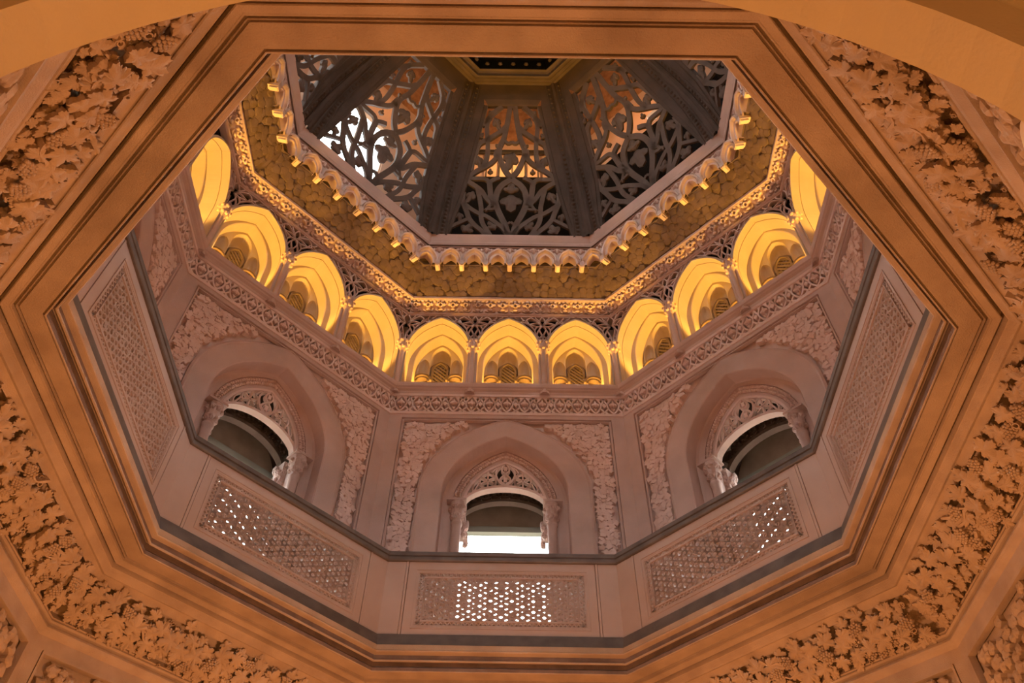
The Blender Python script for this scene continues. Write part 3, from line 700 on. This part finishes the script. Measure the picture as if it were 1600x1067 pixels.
for (sd,s),lb in HL.items(): thing('pierced_spandrel', lb, 'spandrel', sd, (s*1.5*BAY,4.42,11.50), SPR if s > 0 else SPL, 'half spandrels in the corners')

# wall mass behind the arcade front (piers between niches, and near-black sheets painting the cavity's shade)
def arcade_wall(hidden):
    mb = MB(); W = 4.44*T8; parts = []
    for x0,x1 in ((-W,-BAY-.545),(-BAY+.545,-.545),(.545,BAY-.545),(BAY+.545,W)):
        mb.box(x0,x1,4.43,4.60,ZL,11.50)
    mb.box(-W,W,4.50,4.60,12.35,12.40)
    parts.append(('pier', mb.mesh('pier', M['wall'])))
    parts.append(('back_shade', MB().face([(-1.9,4.62,12.33),(1.9,4.62,12.33),(1.9,4.62,12.2),(-1.9,4.62,12.2)]).mesh('back_shade', M['nearblack'])))
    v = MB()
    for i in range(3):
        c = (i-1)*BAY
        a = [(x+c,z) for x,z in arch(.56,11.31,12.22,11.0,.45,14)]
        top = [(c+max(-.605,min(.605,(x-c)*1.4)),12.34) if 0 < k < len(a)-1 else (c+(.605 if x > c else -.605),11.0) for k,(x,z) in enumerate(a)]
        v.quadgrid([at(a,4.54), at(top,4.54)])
    parts.append(('spandrel_shade', v.mesh('spandrel_shade', M['nearblack'])))  # near-black sheet in place of an unlit cavity
    if hidden:
        f = MB()
        for i in range(3):
            c = (i-1)*BAY
            a = [(x+c,z) for x,z in arch(.535,11.31,12.19,ZL,.45,14)]
            top = [(x,12.33) if 0 < k < len(a)-1 else (x,ZL) for k,(x,z) in enumerate(a)]
            f.quadgrid([at(a,4.42), at(top,4.42)])
        parts.append(('arcade_front', f.mesh('arcade_front', M['wall'])))
    return parts
AW0, AW1 = arcade_wall(False), arcade_wall(True)

# leaf cornice above the arcade
def leaf_cornice():
    a0,z0,a1,z1 = 4.372,12.335,4.235,12.53; O = (0,4.3,12.4); parts = []
    mb = MB(); 
    def fs(x,t,d):                                                     # sloped band: t 0..1 up, depth d toward viewer (inward, down)
        n = (-.82,-.57); return (x*(a0+(a1-a0)*t)/a0, a0+(a1-a0)*t+n[0]*d-O[1], z0+(z1-z0)*t+n[1]*d-O[2])
    W = a0*T8
    g = MB(); g.quadgrid([[fs(-W,t,-.065),fs(W,t,-.065)] for t in (0,1)]); parts.append(('ground', g.mesh('cornice_ground', M['lace'])))
    n = 16; pw = 2*W/n
    me = MB(); h = pw/2
    ff = lambda x,z,d: fs(x,z,d)
    me.ribbon([(x*.036,.56+z*.17) for x,z in circ((0,0),1,10)], .011, .03, -.065, ff, True)
    me.dome([(x*.05,.22+z*.2) for x,z in lobed(12,((90,1),(0,.9),(180,.9)),0,.4)], (0,.22), .005, -.065, .02, ff)
    for s in (-1,1):
        me.dome([(s*.062+x*.045,.60+z*.16) for x,z in lobed(10,serr=0)], (s*.062,.60), .008, -.065, .022, ff)
        me.plate([(s*.03,.05),(s*.09,.12),(s*.095,.35)], .0, -.065, ff)
    rm = me.mesh('rosette', M['lace'])
    for i in range(n): parts.append(('rosette', rm, dict(loc=((i+.5)*pw-W,0,0))))
    de = MB()
    for i in range(48):
        x = -W+2*W*(i+.5)/48; de.plate([(x-.022,.84),(x+.022,.84),(x+.022,.97),(x-.022,.97)], .012, -.065, ff)
    parts.append(('dentil_row', de.mesh('dentil_row', M['lace']), dict(stuff=True)))
    return parts
LC = leaf_cornice()
LCL = dict(F='straight carved leaf cornice over the three middle niches', FL='carved leaf cornice sloping over the left niches', FR='carved leaf cornice sloping over the right niches',
  L='steep carved leaf cornice at the upper left, cut by the rim', R='steep carved leaf cornice at the upper right, cut by the rim')
for sd in VIEW: thing('leaf_cornice', LCL[sd], 'cornice', sd, (0,4.3,12.4), LC, 'carved leaf cornices above the niches')
struct_mesh('trim_7', MB().octring([(4.62,12.31),(4.44,12.305),(4.40,12.32),(4.385,12.335),(4.39,12.345)]).mesh('arcade_soffit', M['wall']))
struct_mesh('trim_8', MB().octring([(4.26,12.525),(4.232,12.527),(4.213,12.535),(4.208,12.55),(4.212,12.60),(4.225,12.605),(4.225,12.625)]).mesh('cornice_lip', M['wall']))
# brown leafy cove up to the dome
C0_, C1_ = (4.225,12.615), (3.83,13.035)
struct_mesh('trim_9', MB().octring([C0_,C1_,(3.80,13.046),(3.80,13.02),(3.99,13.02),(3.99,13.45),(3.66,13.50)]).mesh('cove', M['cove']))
def cove_leaves():
    mb = MB(); rn = random.Random(9); l = math.hypot(C1_[0]-C0_[0],C1_[1]-C0_[1]); e = ((C1_[0]-C0_[0])/l,(C1_[1]-C0_[1])/l); n = (-e[1],e[0])
    if n[1] > 0: n = (-n[0],-n[1])
    def fs(x,t,d): return (x, C0_[0]+e[0]*t+n[0]*d, C0_[1]+e[1]*t+n[1]*d)
    lf = lobed(14,serr=.0,base=.5); t = .05
    while t < l:
        W = (C0_[0]+e[0]*t)*T8-.05; x = -W+rn.uniform(0,.1)
        while x < W:
            a = rn.uniform(0,6.28); r = rn.uniform(.095,.135); ca,sa = r*math.cos(a), r*math.sin(a); d = rn.uniform(.012,.028); tt = t+rn.uniform(-.02,.02)
            mb.dome([(max(-W,min(W,x+px*ca-pz*sa)), max(.0,min(l,tt+px*sa+pz*ca))) for px,pz in lf], (x,tt), d, -.01, d+.014, fs, .7)
            x += rn.uniform(.12,.17)
        t += .095
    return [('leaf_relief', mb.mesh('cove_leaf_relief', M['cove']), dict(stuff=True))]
CVL = cove_leaves()

# ------------------------------------------------------------------ corbel table under the dome
KA = 3.70
def corbels():
    O = (0,KA,13.2); parts = []; W = KA*T8; n = 7; pw = 2*W/n; zb = 13.0
    def one(w):
        a9 = arch(w*.90,13.02,13.39,12.98,.45,9); a0 = arch(w*.98,13.02,13.42,12.98,.45,9); a1 = arch(w*.80,13.03,13.355,12.98,.45,9); a2 = arch(w*.72,13.03,13.325,12.98,.45,9); a3 = arch(w*.56,13.03,13.27,12.98,.45,9)
        m = MB().quadgrid([at(a0,KA+.06),at(a0,KA-.03),at(a9,KA-.055),at(a1,KA-.045),at(a1,KA+.0),at(a2,KA-.022),at(a2,KA+.01),at(a3,KA+.02),at(a3,KA+.07)])
        m.quadgrid([at(a3,KA+.05), at(a3,KA+.17)])
        return m.mesh('corbel_arch', M['lace'], O)
    am = one(pw/2)
    pm = MB().prism([(-.042,KA-.035,12.86),(.042,KA-.035,12.86),(.042,KA-.035,13.0),(-.042,KA-.035,13.0)], [(-.042,KA+.16,12.93),(.042,KA+.16,12.93),(.042,KA+.16,13.0),(-.042,KA+.16,13.0)])
    pm.prism([(-.030,KA-.02,12.80),(.030,KA-.02,12.80),(.030,KA-.02,12.86),(-.030,KA-.02,12.86)], [(-.030,KA+.12,12.85),(.030,KA+.12,12.85),(.030,KA+.12,12.90),(-.030,KA+.12,12.90)])
    for i in range(-1,2): pm.ball((i*.026,KA-.03,12.82),.019,6,4)
    pmm = pm.mesh('pendant', M['lace'], O)
    lm = MB().dome([(x*.085,13.40+z*.085) for x,z in lobed(14,((90,.8),(10,1),(170,1),(-90,1.0)),0,.35)], (0,13.40), KA-.005, KA+.05, KA-.03, FL_).mesh('leaf', M['lace'], O)
    for i in range(n-1): parts.append(('corbel_arch', am, dict(loc=((i+1)*pw-W,0,0))))
    for i in range(n):
        x = (i+.5)*pw-W
        parts.append(('pendant', pmm, dict(loc=(x,0,0)))); parts.append(('leaf', lm, dict(loc=(x,0,0))))
        for s in (-1,1): parts.append(('leaf', lm, dict(mat=Matrix.Translation((x+s*.095,0,.075)) @ Matrix.Scale(.62,4))))
    # wall above the arches
    mb = MB(); 
    for i in range(n):
        x = (i+.5)*pw-W
        a = [(px+x+pw/2-pw/2, z) for px,z in arch(pw/2*.98,13.02,13.42,12.98,.45,9)]
    mb.box(-W,W,KA+.055,KA+.075,13.40,13.52)
    for i in range(n):
        x = (i+.5)*pw-W; mb.prism(at([(x-.05,12.98),(x-.16,13.25),(x-.19,13.42),(x+.19,13.42),(x+.16,13.25),(x+.05,12.98)],KA+.03), at([(x-.05,12.98),(x-.16,13.25),(x-.19,13.42),(x+.19,13.42),(x+.16,13.25),(x+.05,12.98)],KA+.06))
    parts.append(('corbel_wall', mb.mesh('corbel_wall', M['lace'], O)))
    return parts, am
CORB, CARCH = corbels()
KL = dict(F='straight row of small hanging corbel arches under the middle dome screen', FL='row of hanging corbel arches sloping under the left dome screen', FR='row of hanging corbel arches sloping under the right dome screen',
  L='steep row of hanging corbel arches at the upper left of the dome', R='steep row of hanging corbel arches at the upper right of the dome')
for sd in VIEW: thing('corbel_table', KL[sd], 'corbel table', sd, (0,KA,13.2), CORB, 'corbel tables under the dome')
for v,lb in dict(vFL='single corbel arch bent round the corner lower left of the dome', vFR='single corbel arch bent round the corner lower right of the dome', vLF='single corbel arch at the upper left corner of the dome', vRF='single corbel arch at the upper right corner of the dome').items():
    thing('corner_corbel', lb, 'corbel', v, (0,KA/math.cos(PI/8)-.04,13.2), [('corbel_arch', CARCH)], 'corner corbel arches')
struct_mesh('trim_10', MB().octring([(3.80,13.52),(3.72,13.49),(3.69,13.495),(3.672,13.508),(3.668,13.53),(3.65,13.555),(3.648,13.60),(3.585,13.705),(3.571,13.729),(3.575,13.745),(3.75,13.76)]).mesh('dome_rim', M['wall']))

# ------------------------------------------------------------------ dome: pierced screens and ribs
PR = [(3.57,13.73),(3.44,14.30),(3.29,14.87),(3.08,15.35),(2.83,15.84),(2.56,16.35),(2.30,16.84),(2.03,17.34)]
def prof(z):
    if z <= PR[0][1]: return PR[0][0]
    for (a0,z0),(a1,z1) in zip(PR[:-1],PR[1:]):
        if z <= z1: return a0+(a1-a0)*(z-z0)/(z1-z0)
    return PR[-1][0]
def hw(z): return 1.165+(z-13.72)*(0.52-1.165)/3.15
def dm(u,v,d):                                                       # d>0: outward
    z = 13.72+3.15*v; return (u*hw(z), prof(z)+d*.87, z+d*.49)
def dmx(x,z,d): return (x, prof(z)+d*.87, z+d*.49)
def screen():
    O = (0,3.0,15.2); parts = []; d0, d1 = .06, .13
    mb = MB(); zs = [13.72,14.3,14.87,15.35,15.84,16.35,16.87]
    for s in (-1,1):                                                 # frame: flat border, stepped reveal
        rows = [[dmx(s*(prof(z)*T8-.01),z,.02) for z in zs], [dmx(s*(hw(z)+.075),z,.02) for z in zs], [dmx(s*(hw(z)+.07),z,.045) for z in zs], [dmx(s*(hw(z)+.012),z,.05) for z in zs], [dmx(s*hw(z),z,.06) for z in zs], [dmx(s*hw(z),z,.15) for z in zs]]
        mb.quadgrid(rows)
    zt = [16.87,17.10,17.34]; 
    mb.quadgrid([[dmx(-hw(16.87)-.075+.0,16.99,.02),dmx(hw(16.87)+.075,16.99,.02)],[dmx(-hw(16.87)-.012,16.90,.045),dmx(hw(16.87)+.012,16.90,.045)],[dmx(-hw(16.87),16.87,.06),dmx(hw(16.87),16.87,.06)],[dmx(-hw(16.87),16.87,.15),dmx(hw(16.87),16.87,.15)]])
    mb.quadgrid([[dmx(-prof(z)*T8+.01,z,.02) for z in (16.86,16.99,17.34)],[dmx(-hw(16.87)-.075,z,.02) for z in (16.86,16.99,17.34)]])
    mb.quadgrid([[dmx(prof(z)*T8-.01,z,.02) for z in (16.86,16.99,17.34)],[dmx(hw(16.87)+.075,z,.02) for z in (16.86,16.99,17.34)]])
    mb.quadgrid([[dmx(-hw(16.87)-.075,z,.02) for z in (16.99,17.34)],[dmx(hw(16.87)+.075,z,.02) for z in (16.99,17.34)]])
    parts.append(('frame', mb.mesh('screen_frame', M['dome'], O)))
    mb = MB()
    def st(pts, w=.034, taper=True, k=4):
        for s in (1,-1):
            q = sm([(s*u*hw(13.72+3.15*v), 13.72+3.15*v) for u,v in pts], k)
            mb.ribbon(q, w*1.35, d0, d1, dmx)
    st([(0,.48),(.10,.46),(.20,.437),(.29,.395),(.32,.321),(.27,.25),(.17,.168),(.09,.099),(.04,.021),(.03,-.02)],.044)
    st([(.5,.456),(.46,.401),(.42,.345),(.32,.268)],.040); st([(.5,.454),(.4,.477),(.28,.493)],.032); st([(.5,.454),(.62,.48),(.88,.481),(1.03,.487)],.030)
    st([(1.03,.464),(.85,.435),(.65,.392),(.5,.328),(.34,.268)],.036); st([(.74,.407),(.66,.341),(.58,.252),(.55,.182),(.49,.114),(.38,.046),(.31,.0)],.034)
    st([(1.02,.381),(.97,.301),(.82,.253),(.62,.206),(.44,.176),(.26,.123),(.13,.077),(.05,.02)],.034); st([(.96,.29),(.84,.219),(.75,.155),(.62,.098),(.47,.046),(.38,.0)],.036)
    st([(.77,.155),(.9,.122),(1.02,.087)],.030)
    st([(.10,1.0),(.16,.899),(.21,.829),(.26,.763),(.35,.707),(.35,.656),(.28,.608),(.16,.546),(0,.49)],.038)
    st([(.43,1.0),(.69,.955),(.82,.921),(.86,.864),(.78,.789),(.71,.724),(.67,.655),(.68,.606),(.73,.563)],.034)
    st([(.23,.852),(.33,.823),(.48,.8),(.72,.761),(.95,.728),(1.0,.672),(1.02,.614),(1.02,.537)],.036)
    st([(.35,.656),(.5,.602),(.67,.568),(.87,.534),(1.03,.49)],.034); st([(1.03,.859),(.95,.883),(.8,.921)],.036)
    st([(.27,.25),(.44,.24),(.40,.28)],.022); st([(.26,.763),(.12,.735),(0,.745)],.020); st([(.35,.656),(.46,.64),(.44,.69)],.018)
    st([(.0,.985),(.10,1.0)],.03); st([(.10,.10),(.0,.13)],.020)
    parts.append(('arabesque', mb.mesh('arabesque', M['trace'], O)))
    # leaves: each its own piece
    lf = lobed(18,((90,1.0),(20,.75),(160,.75)),0,.34)
    def leaf(u,v,r,ang,sx=1.0):
        z = 13.72+3.15*v; x = u*hw(z); a = math.radians(ang); m = MB()
        r *= 1.3
        pts = [(x+(px*sx*math.cos(a)-pz*math.sin(a))*r, z+(px*sx*math.sin(a)+pz*math.cos(a))*r) for px,pz in lf]
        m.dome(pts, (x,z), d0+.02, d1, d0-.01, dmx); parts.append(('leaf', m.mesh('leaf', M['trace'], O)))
    leaf(0,.33,.27,180,.9); leaf(0,.64,.24,160,.75); leaf(0,.40,.14,0,1.2)
    for s in (1,-1):
        leaf(s*.84,.365,.19,180+s*25,.6); leaf(s*.96,.19,.15,180-s*10,.6); leaf(s*.30,.085,.15,s*-30,.8); leaf(s*.76,.06,.17,s*35,.9)
        leaf(s*.58,.895,.17,180-s*25,.6); leaf(s*.88,.62,.17,180-s*15,.6); leaf(s*1.0,.78,.09,s*40,.8); leaf(s*.86,.95,.08,s*60,.8)
        leaf(s*.52,.53,.07,0,.9); leaf(s*.46,.235,.07,s*-90,.9); leaf(s*.36,.71,.08,s*-60,.9)
    return parts
SCR = screen()
DL = dict(F='pierced arabesque dome screen in the middle, dark below and glowing orange above', FL='pierced arabesque dome screen at the left, bright white sky behind it',
  FR='pierced arabesque dome screen at the right, dark lower edge and small bright gaps', L='sliver of pierced dome screen at the upper left corner', R='sliver of pierced dome screen at the upper right corner')
for sd in VIEW: thing('dome_screen', DL[sd], 'dome screen', sd, (0,3.0,15.2), SCR, 'pierced screens of the dome')

def rib():
    """moulding on an octagon corner; local y = radius along the corner direction"""
    O = (0,3.2,15.2); parts = []; C = math.cos(PI/8)
    zs = [13.70,14.02,14.3,14.6,14.87,15.1,15.35,15.6,15.84,16.1,16.35,16.6,16.84,17.1,17.36]
    def p(x,d,z): return (x, prof(z)/C-abs(x)*T8*.9-d-O[1], z-O[2])   # d inward
    mb = MB(); sec = [(-.27,-.06),(-.27,.0),(-.235,.012),(-.225,-.05),(-.125,-.05),(-.115,.012),(-.10,.012),(-.085,.0),(-.05,.03),(-.03,.055),(.03,.055),(.05,.03),(.085,.0),(.10,.012),(.115,.012),(.125,-.05),(.225,-.05),(.235,.012),(.27,.0),(.27,-.06)]
    sc = lambda z: .62+.38*(17.36-z)/3.66
    mb.quadgrid([[p(x*sc(z),d,z) for x,d in sec] for z in zs]); parts.append(('moulding', mb.mesh('rib_moulding', M['dome'])))
    for s in (-1,1):
        bd = MB(); z = 13.78; k = 0
        while z < 17.3:
            x = s*.175*sc(z); c = p(x,-.02,z); r = .046*sc(z)
            bd.ball((c[0],c[1],c[2]), r, 7, 4); z += .105
        parts.append(('bead_row', bd.mesh('bead_row', M['dome']), dict(stuff=True)))
    return parts
RIB = rib()
RL = dict(vFL='beaded dome rib left of the middle screen', vFR='beaded dome rib right of the middle screen', vLF='beaded dome rib at the upper left behind the rim', vRF='beaded dome rib at the upper right behind the rim')
for v in VANG:
    if v in RL: thing('dome_rib', RL[v], 'rib', v, (0,3.2,15.2), RIB, 'beaded ribs of the dome')
# crown ring
struct_mesh('trim_11', MB().octring([(2.08,17.40),(2.05,17.33),(2.00,17.325),(1.96,17.29),(1.90,17.27),(1.86,17.20),(1.80,17.16),(1.79,17.08),(1.76,17.075),(1.74,17.14),(1.70,17.17),(1.66,17.175),(1.655,17.20)]).mesh('crown_ring', M['dome']))
struct_mesh('trim_12', MB().octring([(1.655,17.19),(1.60,17.55),(1.2,17.62),(.02,17.7)]).mesh('crown_cap', M['nearblack']))
cb = MB()
for i in range(8):
    for k in range(5):
        t = (k+.5)/5; a0, a1 = PI/8+PI/4*i, PI/8+PI/4*(i+1); r = 1.62/math.cos(PI/8)
        x = r*math.cos(a0)*(1-t)+r*math.cos(a1)*t; y = r*math.sin(a0)*(1-t)+r*math.sin(a1)*t
        cb.ball((x,y,17.36),.05,6,4)
add_parts(cei, [('crown_beads', cb.mesh('crown_beads', M['dome']), dict(stuff=True)), ('balustrade_back', blk, dict(mat=Matrix.Rotation(rotz('B'),4,'Z'))), ('balustrade_back', blk, dict(mat=Matrix.Rotation(rotz('BL'),4,'Z'))), ('balustrade_back', blk, dict(mat=Matrix.Rotation(rotz('BR'),4,'Z')))])
for sd in ('B','BL','BR'):
    bs = struct('trim_%d' % {'B':15,'BL':16,'BR':17}[sd], sd, SCR, (0,3.0,15.2))

# ------------------------------------------------------------------ outer lantern round the dome
OA = 4.25
def lantern_side(kind):
    W = OA*T8+.01; parts = []; z0, z1, zr = 13.9, 19.4, 23.0
    if kind in ('open','wide'):                                               # tall clear window to the sky
        mb = MB(); x0,x1,w0,w1 = (-1.06,.42,14.3,17.6) if kind == 'open' else (-1.3,1.3,14.3,17.3)
        for a,b,c,d in ((-W,x0,z0,z1),(x1,W,z0,z1),(x0,x1,w1,z1),(x0,x1,z0,w0)): mb.box(a,b,OA,OA+.12,c,d)
        parts.append(('wall', mb.mesh('lantern_wall', M['shell'])))
        mb = MB().ribbon([(x0,w0),(x0,w1),(x1,w1),(x1,w0)], .04, OA+.02, OA+.1, FL_, True).box((x0+x1)/2-.02,(x0+x1)/2+.02,OA+.03,OA+.08,w0,w1)
        parts.append(('window_frame', mb.mesh('window_frame', M['shell'])))
        parts.append(('pane', MB().box(x0,x1,OA+.06,OA+.066,w0,w1).mesh('pane', M['glass'])))
    elif kind == 'barred':
        mb = MB().box(-W,W,OA,OA+.12,z0,17.45); parts.append(('dado', mb.mesh('lantern_dado', M['nearblack'])))
        mb = MB().box(-W,W,OA+.1,OA+.2,17.45,z1); parts.append(('wall', mb.mesh('lantern_wall', M['shell'])))
        for i in range(-5,6): parts.append(('bar', MB().box(i*.30-.015,i*.30+.015,OA,OA+.03,17.45,18.75).mesh('bar', M['iron'])))
        parts.append(('rail', MB().box(-W,W,OA-.01,OA+.04,18.72,18.85).mesh('rail', M['iron'])))
    else:
        mb = MB(); x0,x1,w0,w1 = 0.0,.85,17.6,18.05
        for a,b,c,d in ((-W,x0,17.45,z1),(x1,W,17.45,z1),(x0,x1,w1,z1),(x0,x1,17.45,w0)): mb.box(a,b,OA,OA+.12,c,d)
        parts.append(('wall', mb.mesh('lantern_wall', M['shell'])))
        parts.append(('dado', MB().box(-W,W,OA,OA+.12,z0,17.45).mesh('lantern_dado', M['nearblack'])))
        parts.append(('pane', MB().box(x0,x1,OA+.06,OA+.066,w0,w1).mesh('pane', M['glass'])))
    return parts
LK = {'F':'barred','FL':'open','L':'open','BL':'wide','B':'wide','BR':'wide','R':'gap','FR':'gap'}
LM = {k: lantern_side(k) for k in ('open','barred','gap','wide')}
struct_mesh('trim_13', MB().octring([(4.45,19.38),(3.4,21.6),(1.9,23.2),(.02,23.8)]).mesh('lantern_vault', M['vault']))
struct_mesh('trim_14', MB().octring([(4.45,13.93),(3.78,13.93)]).mesh('lantern_floor', M['nearblack']))
lamp('lantern_lamp', (0,3.6,18.0), 60, (1.0,0.50,0.16), 0.1)
lamp('lantern_lamp', (2.4,2.4,18.2), 30, (1.0,0.45,0.16), 0.1)
lamp('lantern_lamp', (-2.4,2.4,18.4), 22, (1.0,0.45,0.16), 0.1)

# ------------------------------------------------------------------ gather the setting's sides
for i,sd in enumerate(ALL8):
    parts = list(LOWER)+list(UPPER)+(AW0 if sd in VIEW else AW1)+list(CVL)+list(LM[LK[sd]])
    ws = struct('wall_'+SNAME[sd], sd, parts)
    for i_ in dict(L=(0,1), R=(1,2)).get(sd, ()):                    # niches of the far sides that the rim hides
        nb = link('niche', None, ws); nb.location = ((i_-1)*BAY,4.42,ZL); add_parts(nb, NIC)
    wp = WIN
    if sd in ('L','R','BL','BR'): wp = WIN + [('shutter', BLOCK)]
    struct('window_%d' % (i+1), sd, wp)
